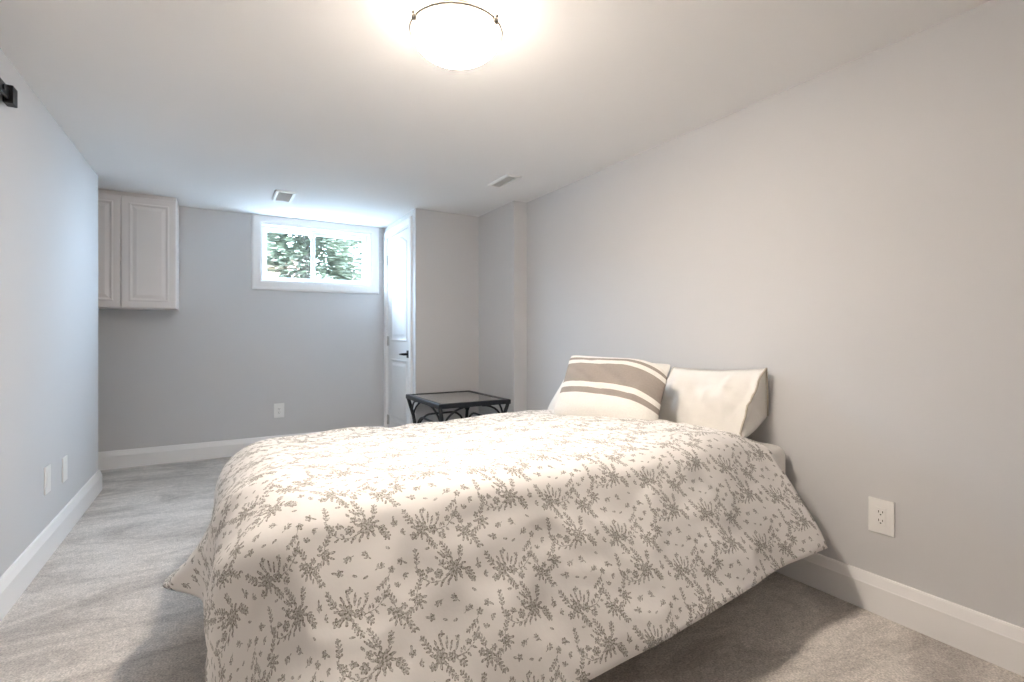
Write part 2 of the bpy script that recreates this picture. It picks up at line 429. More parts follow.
fwd = math.atan2(-LY, -LX)                       # direction from the lamp to the door end of the room
for da in (-1.0, 0.93, PI):
    a = fwd + da; c, s = math.cos(a), math.sin(a)
    def P(r, z): return (r * c, r * s, z)
    bm = tube(bmesh.new(), [P(0.07, -0.012), P(0.12, -0.020), P(R + 0.006, -0.045), P(R + 0.010, RZ - 0.002)], 0.003, 8)
    bmesh.ops.create_icosphere(bm, subdivisions=2, radius=0.0115, matrix=Matrix.Translation(P(R + 0.006, RZ - 0.006)))
    bmesh.ops.create_icosphere(bm, subdivisions=2, radius=0.006, matrix=Matrix.Translation(P(R + 0.012, RZ + 0.008)))
    obj('clip', bm, NICKEL, lamp, True)

# ------------------------------------------------------------------ ceiling registers
def register(name, cx, cy, wx, wy, label, nsl):
    t = thing(name, label, 'vent', (cx, cy, H), 0, 'ceiling air vents')
    x, y = wx / 2, wy / 2
    bm = sweep2d(bmesh.new(), [(-x, -y), (x, -y), (x, y), (-x, y)], [(0, 0), (0.002, 0.006), (0.010, 0.009), (0.022, 0.009), (0.022, 0.0)], True,
                 lambda a, b, o: (a, b, -o))
    obj('vent_frame', bm, PLATE, t)
    obj('duct_opening', bx(-x + 0.02, x - 0.02, -y + 0.02, y - 0.02, -0.0015, -0.0005), DUCT, t)
    bm = bmesh.new(); n = nsl
    for i in range(n):
        yy = -y + 0.026 + (2 * y - 0.052) * (i + 0.5) / n
        r = bmesh.ops.create_cube(bm, size=1)['verts']
        bmesh.ops.scale(bm, vec=(2 * x - 0.044, 0.012, 0.0015), verts=r)
        bmesh.ops.rotate(bm, cent=(0, 0, 0), matrix=Matrix.Rotation(0.45, 3, 'X'), verts=r)
        bmesh.ops.translate(bm, vec=(0, yy, -0.005), verts=r)
    obj('louvre', bm, PLATE, t)
register('ceiling_vent', 0.425, 4.225, 0.145, 0.31, 'white ceiling air vent in front of the window', 20)
register('ceiling_vent', 1.712, 3.03, 0.115, 0.29, 'white ceiling air vent near the column on the right wall', 18)

# ------------------------------------------------------------------ wall plates
def plate(label, loc, rz, kind, group=None):
    """built facing -Y at the origin, turned about Z"""
    t = thing('wall_outlet' if kind == 'duplex' else 'wall_plate', label, 'outlet' if kind == 'duplex' else 'wall plate', loc, rz, group)
    hw, hh = (0.043, 0.065)
    bm = bx(-hw, hw, -0.006, 0, -hh, hh, 0.0025)
    obj('cover_plate', bm, PLATE, t)
    if kind == 'duplex':
        bm = bx(-0.0168, 0.0168, -0.0085, -0.004, -0.0335, 0.0335, 0.001)
        rc = obj('receptacle', bm, PLATE, t)
        for zc in (0.0155, -0.0165):
            for sx, hgt in ((-0.0065, 0.0085), (0.0065, 0.007)):
                obj('slot', bx(sx - 0.0012, sx + 0.0012, -0.0089, -0.0075, zc - hgt / 2 + 0.003, zc + hgt / 2 + 0.003), SLOT, rc)
            bm = tube(bmesh.new(), [(0, -0.0089, zc - 0.0075), (0, -0.0075, zc - 0.0075)], 0.0026, 10)
            obj('ground_hole', bm, SLOT, rc)
    else:
        obj('plate_insert', bx(-0.0168, 0.0168, -0.0075, -0.004, -0.0335, 0.0335, 0.001), PLATE, t)
    return t
plate('white duplex outlet on the right wall above the baseboard', (XR, 0.913, 0.369), PI / 2 * -1, 'duplex')
plate('white duplex outlet low on the back wall under the window', (0.462, YB, 0.369), 0, 'duplex')
plate('blank white wall plate on the left wall, farther from the back corner', (XL, 3.17, 0.365), PI / 2, 'blank', 'blank plates on the left wall')
plate('blank white wall plate on the left wall, closer to the back corner', (XL, 3.475, 0.345), PI / 2, 'blank', 'blank plates on the left wall')

# ------------------------------------------------------------------ sliding-door rail on the left wall
rail = thing('barn_door_rail', 'black metal sliding door rail high on the left wall', 'rail', (XL, 1.90, 1.965))
bm = bx(0.020, 0.027, -0.85, 0.72, -0.022, 0.022, 0.001); obj('rail_bar', bm, BLACK, rail)
for yy in (-0.65, -0.2, 0.25, 0.62):
    bm = tube(bmesh.new(), [(0.0, yy, 0), (0.022, yy, 0)], 0.011, 12); tube(bm, [(0.026, yy, 0), (0.032, yy, 0)], 0.010, 6)
    obj('standoff', bm, BLACK, rail)
bm = bx(0.008, 0.038, 0.68, 0.73, -0.034, 0.034, 0.002); obj('end_stop', bm, BLACK, rail)

# ------------------------------------------------------------------ small patio table by the closet
TX0, TX1, TY0, TY1, TZ = 1.335, 1.925, 3.30, 4.03, 0.563
tab = thing('side_table', 'low black metal table with glass top and arched braces beside the bed', 'table', ((TX0 + TX1) / 2, (TY0 + TY1) / 2, 0))
TO = Vector(tab.location)
a, b = (TX1 - TX0) / 2, (TY1 - TY0) / 2
bm = sweep2d(bmesh.new(), [(-a, -b), (a, -b), (a, b), (-a, b)], [(0, TZ - 0.034), (0, TZ - 0.004), (0.004, TZ), (0.034, TZ), (0.038, TZ - 0.004), (0.038, TZ - 0.034)], True, lambda x, y, o: (x, y, o))
obj('top_frame', bm, IRON, tab)
gm = noisy(mat('speckled_glass_top', (0.2, 0.17, 0.14), 0.12, spec=0.6), 140.0, (0.10, 0.085, 0.07), (0.30, 0.26, 0.22), bump=0.25, bscale=90, bdist=0.001)
obj('glass_top', bx(-a + 0.036, a - 0.036, -b + 0.036, b - 0.036, TZ - 0.012, TZ - 0.004), gm, tab)
for sx in (-1, 1):
    for sy in (-1, 1):
        x0, y0 = sx * (a - 0.016), sy * (b - 0.016); x1, y1 = sx * (a - 0.075), sy * (b - 0.075)
        pts = [(x0 + (x1 - x0) * f, y0 + (y1 - y0) * f, z) for f, z in ((0, TZ - 0.03), (0.28, TZ - 0.10), (0.55, TZ - 0.17), (0.8, TZ - 0.27), (0.75, 0.18), (0.3, 0.06), (0.1, 0.0))]
        bm = tube(bmesh.new(), pts, [0.015, 0.015, 0.014, 0.014, 0.013, 0.013, 0.015], 10)
        lg = obj('leg', bm, IRON, tab, True)
        for ax in (0, 1):
            bm = bmesh.new(); q = []
            for i in range(9):
                t = i / 8 * PI / 2
                inw = 0.19 * (1 - math.cos(t)); zz = TZ - 0.20 + 0.168 * math.sin(t)
                fr = 0.55
                px, py = x0 + (x1 - x0) * fr, y0 + (y1 - y0) * fr
                if ax == 0: q.append((px - sx * inw, py + (y0 - py) * math.sin(t), zz))
                else: q.append((px + (x0 - px) * math.sin(t), py - sy * inw, zz))
            tube(bm, q, 0.008, 8); obj('brace', bm, IRON, lg, True)
def arch(p0, p1, z0, rise):
    q = []
    for i in range(17):
        s = i / 16
        f = min(1.0, math.sin(PI * s) * 1.6) if True else 0
        q.append((p0[0] + (p1[0] - p0[0]) * s, p0[1] + (p1[1] - p0[1]) * s, z0 + rise * (1 - (1 - min(1, math.sin(PI * s) * 1.25)) ** 2)))
    obj('stretcher', tube(bmesh.new(), q, 0.009, 8), IRON, tab, True)
ca, cb = a - 0.065, b - 0.065
arch((-ca, -cb), (ca, -cb), TZ - 0.30, 0.13); arch((ca, -cb), (ca, cb), TZ - 0.30, 0.13)
arch((ca, cb), (-ca, cb), TZ - 0.30, 0.13); arch((-ca, cb), (-ca, -cb), TZ - 0.30, 0.13)

# ------------------------------------------------------------------ bed
MY0, MY1, MX0, MX1 = 1.255, 2.60, 0.19, 2.138
bed = thing('bed', 'double bed against the right wall with a pale sheet at the head corner', 'bed', ((MX0 + MX1) / 2, (MY0 + MY1) / 2, 0))
BO = Vector(bed.location)
def bpart(name, bm, m, smooth=False):
    bmesh.ops.translate(bm, vec=-BO, verts=bm.verts); return obj(name, bm, m, bed, smooth)
bpart('mattress', bx(MX0, MX1, MY0, MY1, 0.33, 0.572, 0.045, 5), SHEET, True)
bpart('box_spring', bx(MX0 + 0.01, MX1 - 0.005, MY0 + 0.015, MY1 - 0.015, 0.15, 0.33, 0.015, 3), TICK, True)
for x in (MX0 + 0.12, MX1 - 0.12):
    for y in (MY0 + 0.12, MY1 - 0.12):
        bpart('leg', tube(bmesh.new(), [(x, y, 0), (x, y, 0.01), (x, y, 0.152)], [0.024, 0.02, 0.026], 14), BLACK)

# ------------------------------------------------------------------ floral print
def floral(base=(0.82, 0.795, 0.77), ink=(0.135, 0.122, 0.092)):
    m = mat('floral_cotton', base, 0.85, spec=0.12)
    b = m.node_tree.nodes['Principled BSDF']
    CWD, CHT, OFF = 0.235, 0.335, 0.165          # repeat cell and the drop of each next column
    uv = N(m, 'ShaderNodeUVMap'); uv.uv_map = 'UVMap'
    # slight wobble so that the edges of leaves and petals look drawn
    nzx = N(m, 'ShaderNodeTexNoise'); nzx.inputs['Scale'].default_value = 190; nzx.inputs['Detail'].default_value = 2
    L(m, uv.outputs[0], nzx.inputs['Vector'])
    sb = N(m, 'ShaderNodeVectorMath', operation='SUBTRACT'); sb.inputs[1].default_value = (0.5, 0.5, 0.5); L(m, nzx.outputs['Color'], sb.inputs[0])
    sc = N(m, 'ShaderNodeVectorMath', operation='SCALE'); sc.inputs['Scale'].default_value = 0.0055; L(m, sb.outputs[0], sc.inputs[0])
    ad = N(m, 'ShaderNodeVectorMath', operation='ADD'); L(m, uv.outputs[0], ad.inputs[0]); L(m, sc.outputs[0], ad.inputs[1])
    big = N(m, 'ShaderNodeVectorMath', operation='SCALE'); big.inputs['Scale'].default_value = 1.2; L(m, ad.outputs[0], big.inputs[0])
    sp = N(m, 'ShaderNodeSeparateXYZ'); L(m, big.outputs[0], sp.inputs[0])
    dv = N(m, 'ShaderNodeMath', operation='DIVIDE'); L(m, sp.outputs[0], dv.inputs[0]); dv.inputs[1].default_value = CWD
    fl = N(m, 'ShaderNodeMath', operation='FLOOR'); L(m, dv.outputs[0], fl.inputs[0])
    ox = N(m, 'ShaderNodeMath', operation='MULTIPLY'); L(m, fl.outputs[0], ox.inputs[0]); ox.inputs[1].default_value = CWD
    fx = N(m, 'ShaderNodeMath', operation='SUBTRACT'); L(m, sp.outputs[0], fx.inputs[0]); L(m, ox.outputs[0], fx.inputs[1])
    oy = N(m, 'ShaderNodeMath', operation='MULTIPLY'); L(m, fl.outputs[0], oy.inputs[0]); oy.inputs[1].default_value = OFF
    sy = N(m, 'ShaderNodeMath', operation='SUBTRACT'); L(m, sp.outputs[1], sy.inputs[0]); L(m, oy.outputs[0], sy.inputs[1])
    fy = N(m, 'ShaderNodeMath', operation='FLOORED_MODULO'); L(m, sy.outputs[0], fy.inputs[0]); fy.inputs[1].default_value = CHT
    cb_ = N(m, 'ShaderNodeCombineXYZ'); L(m, fx.outputs[0], cb_.inputs[0]); L(m, fy.outputs[0], cb_.inputs[1])
    # the motif: ellipses (x, y, angle, half length, half width)
    E = []
    def leaf(x, y, a, l, w_=None): E.append((x + math.cos(a) * l, y + math.sin(a) * l, a, l * 1.12, (w_ or l * 0.40) * 1.25))
    def stem(pts):
        for (x0, y0), (x1, y1) in zip(pts, pts[1:]):
            l = math.hypot(x1 - x0, y1 - y0) / 2
            E.append(((x0 + x1) / 2, (y0 + y1) / 2, math.atan2(y1 - y0, x1 - x0), l * 1.12, 0.0015))
    def peony(x, y, r, a0=0):
        for i in range(7): leaf(x + 0.22 * r * math.cos(a0 + i * 2 * PI / 7), y + 0.22 * r * math.sin(a0 + i * 2 * PI / 7), a0 + i * 2 * PI / 7, r * 0.44, r * 0.25)
        E.append((x, y, 0, r * 0.25, r * 0.25))
    def blossom(x, y, r, a0=0, n=5):
        for i in range(n): leaf(x + 0.16 * r * math.cos(a0 + i * 2 * PI / n), y + 0.16 * r * math.sin(a0 + i * 2 * PI / n), a0 + i * 2 * PI / n, r * 0.46, r * 0.30)
    def spray(x, y, a, n, step, l, bend=0.0, tip=True):
        pts = [(x, y)]
        for i in range(n):
            a += bend; x += math.cos(a) * step; y += math.sin(a) * step; pts.append((x, y))
            leaf(x, y, a + 0.75, l * (1 - 0.06 * i)); leaf(x, y, a - 0.75, l * (1 - 0.06 * i))
        if tip: leaf(x, y, a, l)
        stem(pts[::2] if len(pts) % 2 else pts[::2] + [pts[-1]])
    # cluster A: big peony in a collar of leaves, a dark spray to the side, an upright spray, a trailing stem with blossoms
    ax_, ay_ = 0.085, 0.095
    peony(ax_, ay_, 0.022, 0.3); blossom(ax_, ay_, 0.012, 0.7, 5)
    for q, l in ((0.2, 0.0085), (0.75, 0.0075), (1.35, 0.0085), (2.3, 0.008), (2.8, 0.009), (3.3, 0.008), (4.1, 0.009), (4.7, 0.0085), (5.3, 0.009), (5.8, 0.007)):
        leaf(ax_ + 0.019 * math.cos(q), ay_ + 0.019 * math.sin(q), q + 0.15, l, l * 0.36)
    spray(ax_ - 0.026, ay_ - 0.002, 3.75, 4, 0.010, 0.0085, 0.12)
    spray(ax_ - 0.016, ay_ + 0.022, 2.2, 3, 0.0095, 0.0065, -0.12)
    spray(ax_ + 0.006, ay_ + 0.024, 1.35, 5, 0.0105, 0.0065, -0.06)
    stem([(ax_ + 0.02, ay_ - 0.014), (ax_ + 0.045, ay_ - 0.024), (ax_ + 0.075, ay_ - 0.022), (ax_ + 0.098, ay_ - 0.006)])
    blossom(ax_ + 0.050, ay_ - 0.004, 0.013, 0.4, 6); blossom(ax_ + 0.036, ay_ + 0.022, 0.0105, 0.9); blossom(ax_ + 0.100, ay_ + 0.008, 0.0105, 1.1); blossom(ax_ + 0.078, ay_ + 0.012, 0.0085, 0.2)
    for q in ((0.034, -0.020, -0.9), (0.044, -0.026, -1.2), (0.056, -0.026, -0.4), (0.066, -0.020, 0.9), (0.082, -0.021, -0.6), (0.090, -0.012, 1.9), (0.064, 0.006, 0.6), (0.046, 0.034, 0.9), (0.108, 0.018, 1.1), (0.024, -0.026, -1.4)):
        leaf(ax_ + q[0], ay_ + q[1], q[2], 0.0068, 0.0026)
    leaf(ax_ + 0.018, ay_ + 0.028, 1.05, 0.016, 0.0024); leaf(ax_ + 0.026, ay_ + 0.034, 0.85, 0.014, 0.0022)
    # cluster B: two roses with tulip-like buds, upright blades and sprays
    bx_, by_ = 0.165, 0.225
    blossom(bx_, by_, 0.019, 0.2, 6); blossom(bx_, by_, 0.009, 0.5, 4); blossom(bx_ - 0.034, by_ - 0.010, 0.014, 0.9, 5); blossom(bx_ + 0.026, by_ - 0.018, 0.011, 0.3, 5)
    for q, l in ((0.3, 0.008), (1.0, 0.007), (5.4, 0.009), (4.8, 0.0085), (4.2, 0.009), (3.6, 0.0075)): leaf(bx_ + 0.016 * math.cos(q), by_ + 0.016 * math.sin(q), q, l, l * 0.38)
    for x, y, a0, l in ((-0.022, 0.012, 1.75, 0.015), (-0.010, 0.016, 1.40, 0.018), (-0.045, 0.002, 2.1, 0.013), (-0.030, 0.006, 2.0, 0.012), (0.002, 0.018, 1.15, 0.012)): leaf(bx_ + x, by_ + y, a0, l, 0.0027)
    blossom(bx_ - 0.014, by_ + 0.050, 0.008, 0.2, 4); blossom(bx_ - 0.056, by_ + 0.030, 0.007, 0.8, 4)
    spray(bx_ + 0.018, by_ + 0.010, 0.75, 4, 0.0115, 0.0072, 0.10); spray(bx_ - 0.012, by_ - 0.020, 4.5, 4, 0.010, 0.0068, -0.10); spray(bx_ - 0.044, by_ - 0.018, 3.9, 2, 0.010, 0.0065)
    stem([(bx_ - 0.045, by_ - 0.014), (bx_ - 0.075, by_ - 0.010), (bx_ - 0.100, by_ + 0.008)])
    blossom(bx_ - 0.107, by_ + 0.020, 0.0105, 0.1); blossom(bx_ - 0.084, by_ + 0.012, 0.0085, 0.5)
    for q in ((-0.062, -0.014, 4.2), (-0.075, -0.012, 4.0), (-0.070, -0.006, 1.5), (-0.092, -0.002, 3.6), (-0.098, 0.010, 1.9), (-0.058, -0.008, 1.9), (-0.114, 0.030, 2.2)): leaf(bx_ + q[0], by_ + q[1], q[2], 0.0066, 0.0026)
    # two lesser sprigs in the gaps
    cx_, cy_ = 0.030, 0.190
    blossom(cx_, cy_, 0.015, 0.2, 6); blossom(cx_ + 0.020, cy_ + 0.012, 0.010, 0.5); blossom(cx_ - 0.018, cy_ + 0.014, 0.009, 0.9)
    for q in (3.4, 4.0, 4.6, 5.2, 5.9): leaf(cx_ + 0.013 * math.cos(q), cy_ + 0.013 * math.sin(q), q, 0.0085, 0.003)
    spray(cx_ + 0.006, cy_ + 0.016, 1.5, 4, 0.010, 0.0062, -0.10); spray(cx_ - 0.014, cy_ - 0.010, 3.9, 4, 0.0100, 0.0066, 0.12)
    dx_, dy_ = 0.205, 0.040
    blossom(dx_, dy_, 0.013, 0.6, 6); blossom(dx_ + 0.014, dy_ + 0.020, 0.009, 0.1)
    for q in (0.2, 3.0, 3.7, 4.4, 5.1): leaf(dx_ + 0.011 * math.cos(q), dy_ + 0.011 * math.sin(q), q, 0.0080, 0.0028)
    spray(dx_ + 0.002, dy_ + 0.014, 1.9, 4, 0.0100, 0.0060, 0.06); spray(dx_ + 0.010, dy_ - 0.010, 5.4, 3, 0.0100, 0.0062, 0.12)
    # loose twigs between the clusters
    spray(0.040, 0.292, 5.2, 4, 0.0105, 0.0058, 0.15); blossom(0.033, 0.302, 0.0095, 0.6)
    spray(0.196, 0.120, 1.9, 4, 0.0105, 0.0060, -0.1); blossom(0.192, 0.110, 0.008, 0.1)
    for q in ((0.128, 0.305, 0.3), (0.112, 0.296, 2.8), (0.150, 0.165, 0.1), (0.215, 0.300, 1.0), (0.022, 0.150, 2.0), (0.030, 0.022, 0.6), (0.205, 0.045, 2.4)): leaf(*q, 0.0068, 0.0027)
    # small buds and leaves wherever the cloth would be left bare
    rnd = random.Random(4)
    def bare(x, y):
        return min(math.hypot(e[0] + i * CWD - x, e[1] + i * OFF + j * CHT - y) - 0.5 * e[3] for e in E for i in (-1, 0, 1) for j in (-2, -1, 0, 1, 2))
    for n_ in range(9):
        x, y = max(((rnd.random() * CWD, rnd.random() * CHT) for _ in range(40)), key=lambda p: bare(*p))
        if bare(x, y) < 0.013: continue
        a0 = rnd.random() * 2 * PI
        if n_ % 3 == 0: blossom(x, y, 0.0095, a0, 5); leaf(x + 0.007 * math.cos(a0), y + 0.007 * math.sin(a0), a0 + 0.3, 0.007, 0.0026)
        elif n_ % 3 == 1: spray(x - 0.012 * math.cos(a0), y - 0.012 * math.sin(a0), a0, 2, 0.0095, 0.0058, 0.2)
        else:
            for q in (0.0, 0.7, -0.8): leaf(x, y, a0 + q, 0.0068, 0.0024)
    # copies of whatever crosses the cell's borders
    full = []
    for (x, y, a_, l, w2) in E:
        for i in (-1, 0, 1):
            for j in (-2, -1, 0, 1, 2):
                X, Y = x + i * CWD, y + i * OFF + j * CHT
                ex = math.hypot(l * math.cos(a_), w2 * math.sin(a_)) + 0.003; ey = math.hypot(l * math.sin(a_), w2 * math.cos(a_)) + 0.003
                if -ex < X < CWD + ex and -ey < Y < CHT + ey: full.append((X, Y, a_, l, w2))
    acc = None; src = cb_.outputs[0]
    for k_, (X, Y, a_, l, w2) in enumerate(full):
        if k_ and k_ % 18 == 0:                  # evaluates the print in batches (keeps the shader's stack small)
            z1 = N(m, 'ShaderNodeMath', operation='MULTIPLY'); z1.inputs[1].default_value = 1e-7; L(m, acc, z1.inputs[0])
            z2 = N(m, 'ShaderNodeVectorMath', operation='ADD'); L(m, cb_.outputs[0], z2.inputs[0]); L(m, z1.outputs[0], z2.inputs[1]); src = z2.outputs[0]
        mp = N(m, 'ShaderNodeMapping', vector_type='TEXTURE')
        mp.inputs['Location'].default_value = (X, Y, 0); mp.inputs['Rotation'].default_value = (0, 0, a_); mp.inputs['Scale'].default_value = (l, w2, 1)
        L(m, src, mp.inputs[0])
        ln = N(m, 'ShaderNodeVectorMath', operation='LENGTH'); L(m, mp.outputs[0], ln.inputs[0])
        if acc is None: acc = ln.outputs['Value']
        else:
            mn = N(m, 'ShaderNodeMath', operation='MINIMUM'); L(m, acc, mn.inputs[0]); L(m, ln.outputs['Value'], mn.inputs[1]); acc = mn.outputs[0]
    # engraved tone: dark rims and veins, lighter inside
    hat = N(m, 'ShaderNodeTexNoise'); hat.inputs['Scale'].default_value = 210; hat.inputs['Detail'].default_value = 2
    L(m, uv.outputs[0], hat.inputs['Vector'])
    inside = N(m, 'ShaderNodeValToRGB'); e = inside.color_ramp.elements
    e[0].position = 0.0; e[0].color = (0.75, 0.75, 0.75, 1); e[1].position = 0.45; e[1].color = (0.62, 0.62, 0.62, 1)
    q = e.new(0.80); q.color = (1, 1, 1, 1); q = e.new(0.93); q.color = (0.95, 0.95, 0.95, 1); q = e.new(1.0); q.color = (0, 0, 0, 1)
    L(m, acc, inside.inputs[0])
    hm = N(m, 'ShaderNodeMapRange'); hm.inputs[1].default_value = 0.36; hm.inputs[2].default_value = 0.58; hm.inputs[3].default_value = 0.30; hm.inputs[4].default_value = 1.0
    L(m, hat.outputs['Fac'], hm.inputs[0])
    ml = N(m, 'ShaderNodeMath', operation='MULTIPLY'); L(m, inside.outputs[0], ml.inputs[0]); L(m, hm.outputs[0], ml.inputs[1])
    mx = N(m, 'ShaderNodeMix', data_type='RGBA'); mx.inputs[6].default_value = (*base, 1); mx.inputs[7].default_value = (*ink, 1)
    L(m, ml.outputs[0], mx.inputs[0]); L(m, mx.outputs[2], b.inputs['Base Color'])
    wv = N(m, 'ShaderNodeTexNoise'); wv.inputs['Scale'].default_value = 26; wv.inputs['Detail'].default_value = 4; L(m, uv.outputs[0], wv.inputs['Vector'])
    bp = N(m, 'ShaderNodeBump'); bp.inputs['Strength'].default_value = 0.25; bp.inputs['Distance'].default_value = 0.006
    L(m, wv.outputs['Fac'], bp.inputs['Height']); L(m, bp.outputs[0], b.inputs['Normal'])
    print('floral elements', len(E), len(full))
    return m
FLORAL = floral()

# ------------------------------------------------------------------ duvet
ZT = 0.655
KX0, KX1 = 0.205, 1.94          # flat core along the bed (foot edge, head edge)
KY0, KY1 = 1.305, 2.39         # flat core across the bed
RN, RF, RK = 0.12, 0.21, 0.24 # roll radius near side, foot, far side
def lerp(a, b, t): return a + (b - a) * t
def sstep(t): t = min(1, max(0, t)); return t * t * (3 - 2 * t)
def skirt(rho, r, slope):
    l1 = r * (PI / 2 - slope)
    if rho < l1:
        a = rho / r; return r * math.sin(a), -r * (1 - math.cos(a))
    e = PI / 2 - slope; d = rho - l1
    return r * math.sin(e) + d * math.sin(slope), -r * (1 - math.cos(e)) - d * math.cos(slope)
LN, LF, LK = 0.54, 0.62, 0.52   # cloth length past the core on near, foot and far side
def duvet_base(u, v):
    """u: 0 head .. 1 foot edge of core .. 2 foot hem;  v: -1 near hem .. 0 near core edge .. 1 far core edge .. 2 far hem. Returns position and rest uv."""
    su = max(0.0, u - 1.0); cx = KX1 + (KX0 - KX1) * min(u, 1.0)
    if v < 0: sv, side = -v, -1
    elif v > 1: sv, side = v - 1, 1
    else: sv, side = 0.0, 0
    cy = lerp(KY0 + 0.04 * sstep((cx - 1.2) / 0.7), KY1, min(1, max(0, v)))
    # square corner patch -> round corner
    a, b = su * math.sqrt(max(0, 1 - sv * sv * 0.42)), sv * math.sqrt(max(0, 1 - su * su * 0.42))
    Ls = LN + 0.06 * sstep((1.7 - cx) / 1.1) if side < 0 else LK
    lf = LF
    if su > 0 and side == 0 or side > 0: lf = lerp(LF, 0.53, sstep((cy - 1.66) / 0.10))
    rx, ry = a * lf, b * Ls
    rho = math.hypot(rx, ry); 
    uvx, uvy = (KX1 - cx) + rx, cy + side * ry
    if rho < 1e-9: return Vector((cx, cy, ZT)), (uvx, uvy), 0, 0.0
    phi = math.atan2(ry, rx)                       # 0 = towards the foot, pi/2 = towards the side
    t = phi / (PI / 2)
    r = lerp(RF, RN if side < 0 else RK, sstep(t)); sl = lerp(0.06, 0.52 if side < 0 else 0.05, sstep(t))
    hh, zz = skirt(rho, r, sl)
    x = cx - hh * math.cos(phi); y = cy + side * hh * math.sin(phi)
    return Vector((x, y, ZT + zz)), (uvx, uvy), t, rho
nu_core, nu_sk, nv_sk, nv_core = 110, 46, 40, 74
us = [i / nu_core for i in range(nu_core)] + [1 + i / nu_sk for i in range(nu_sk + 1)]
vs = [-1 + i / nv_sk for i in range(nv_sk)] + [i / nv_core for i in range(nv_core)] + [1 + i / nv_sk for i in range(nv_sk + 1)]
nU, nV = len(us), len(vs)
P = np.zeros((nU, nV, 3)); UV = np.zeros((nU, nV, 2)); RHO = np.zeros((nU, nV))
for i, u in enumerate(us):
    for j, v in enumerate(vs):
        p, q, t, rho = duvet_base(u, v); P[i, j] = p; UV[i, j] = q; RHO[i, j] = rho
def normals(P):
    du = np.gradient(P, axis=0); dv = np.gradient(P, axis=1)
    n = np.cross(dv, du); n /= np.maximum(1e-9, np.linalg.norm(n, axis=2, keepdims=True))
    return n
NRM = normals(P)
if NRM[40, 70, 2] < 0: NRM = -NRM
for i in range(nU):
    for j in range(nV):
        x, y = UV[i, j]; rho = RHO[i, j]; k = min(1, rho / 0.5)
        d = 0.020 * nz(x * 2.1 + 3, y * 2.3, 1.7) + 0.008 * nz(x * 5.5, y * 5.0 + 4, 5.1)
        d += 0.006 * (1 - abs(nz(x * 7 + 9, y * 9, 2.2)) * 2.2)                    # soft creases
        d += k * (0.008 * nz(x * 3.2, y * 3.4 + 7, 9.0))
        # quilt puff sags towards the rolled edges, and the head end rolls under
        NR = NRM[i, j]
        P[i, j] += NR * d
        # wide flutes towards the hem
        if rho > 0.05:
            s = x if vs[j] < 0 or vs[j] > 1 else y
            P[i, j] += NR * (0.006 * math.sin(s * 2 * PI / 0.43 + 1.1) * k * k)
        if vs[j] < 0: P[i, j, 0] += 0.066 * min(1, rho / 0.45) * sstep((x * -1 + 0.5) / 0.45)
        # flared fold standing out at the foot, its crest running back towards the bed
        u, v = us[i], vs[j]
        if u > 1:
            w_ = (u - 1)
            yc = 1.88 - (1 - w_) * 0.45
            dd = P[i, j, 1] - yc
            g = math.exp(-(dd / (0.24 if dd > 0 else 0.06)) ** 2)
            P[i, j, 0] -= 0.125 * g * w_ ** 4.0; P[i, j, 2] += 0.03 * g * w_; P[i, j, 0] -= 0.022 * g * (1 - w_)
    # roll the head end down onto the mattress
for i in range(nU):
    for j in range(nV):
        P[i, j, 2] -= 0.045 * sstep((P[i, j, 1] - 1.75) / 0.65) * max(0.0, 1 - RHO[i, j] / 0.45)
        P[i, j, 2] -= 0.022 * sstep((1.3 - P[i, j, 0]) / 1.1) * sstep((P[i, j, 1] - 1.5) / 0.9) * max(0.0, 1 - RHO[i, j] / 0.45)
for i in range(10):
    f = (1 - i / 10) ** 2
    P[i, :, 2] -= 0.045 * f * np.clip(1 - RHO[i] / 0.15, 0, 1)
P[:, :, 2] = np.maximum(P[:, :, 2], 0.03)
NRM = normals(P)
if NRM[40, 70, 2] < 0: NRM = -NRM
bm = bmesh.new(); uvl = bm.loops.layers.uv.new('UVMap')
dist_edge = np.zeros((nU, nV))
TH = 0.034
top = [[bm.verts.new(P[i, j]) for j in range(nV)] for i in range(nU)]
bot = []
for i in range(nU):
    row = []
    for j in range(nV):
        e = min(i / 9.0, (nU - 1 - i) / 8.0, j / 8.0, (nV - 1 - j) / 8.0)
        th = 0.004 + TH * math.sqrt(min(1, e))
        row.append(bm.verts.new(P[i, j] - NRM[i, j] * th))
    bot.append(row)
def quad(vs4, ids):
    f = bm.faces.new(vs4); f.smooth = True
    for lp, (i, j) in zip(f.loops, ids): lp[uvl].uv = UV[i, j]
for i in range(nU - 1):
    for j in range(nV - 1):
        ids = ((i, j), (i + 1, j), (i + 1, j + 1), (i, j + 1))
        quad([top[a_][b_] for a_, b_ in ids], ids); quad([bot[a_][b_] for a_, b_ in ids[::-1]], ids[::-1])
ring = [(i, 0) for i in range(nU)] + [(nU - 1, j) for j in range(1, nV)] + [(i, nV - 1) for i in range(nU - 2, -1, -1)] + [(0, j) for j in range(nV - 2, 0, -1)]
for (a0, b0), (a1, b1) in zip(ring, ring[1:] + ring[:1]):
    quad([top[a0][b0], bot[a0][b0], bot[a1][b1], top[a1][b1]], ((a0, b0), (a0, b0), (a1, b1), (a1, b1)))
duvet = obj('duvet', bm, FLORAL, None, True)
tag(duvet, 'cream duvet with a taupe floral print draped over the bed', 'duvet')

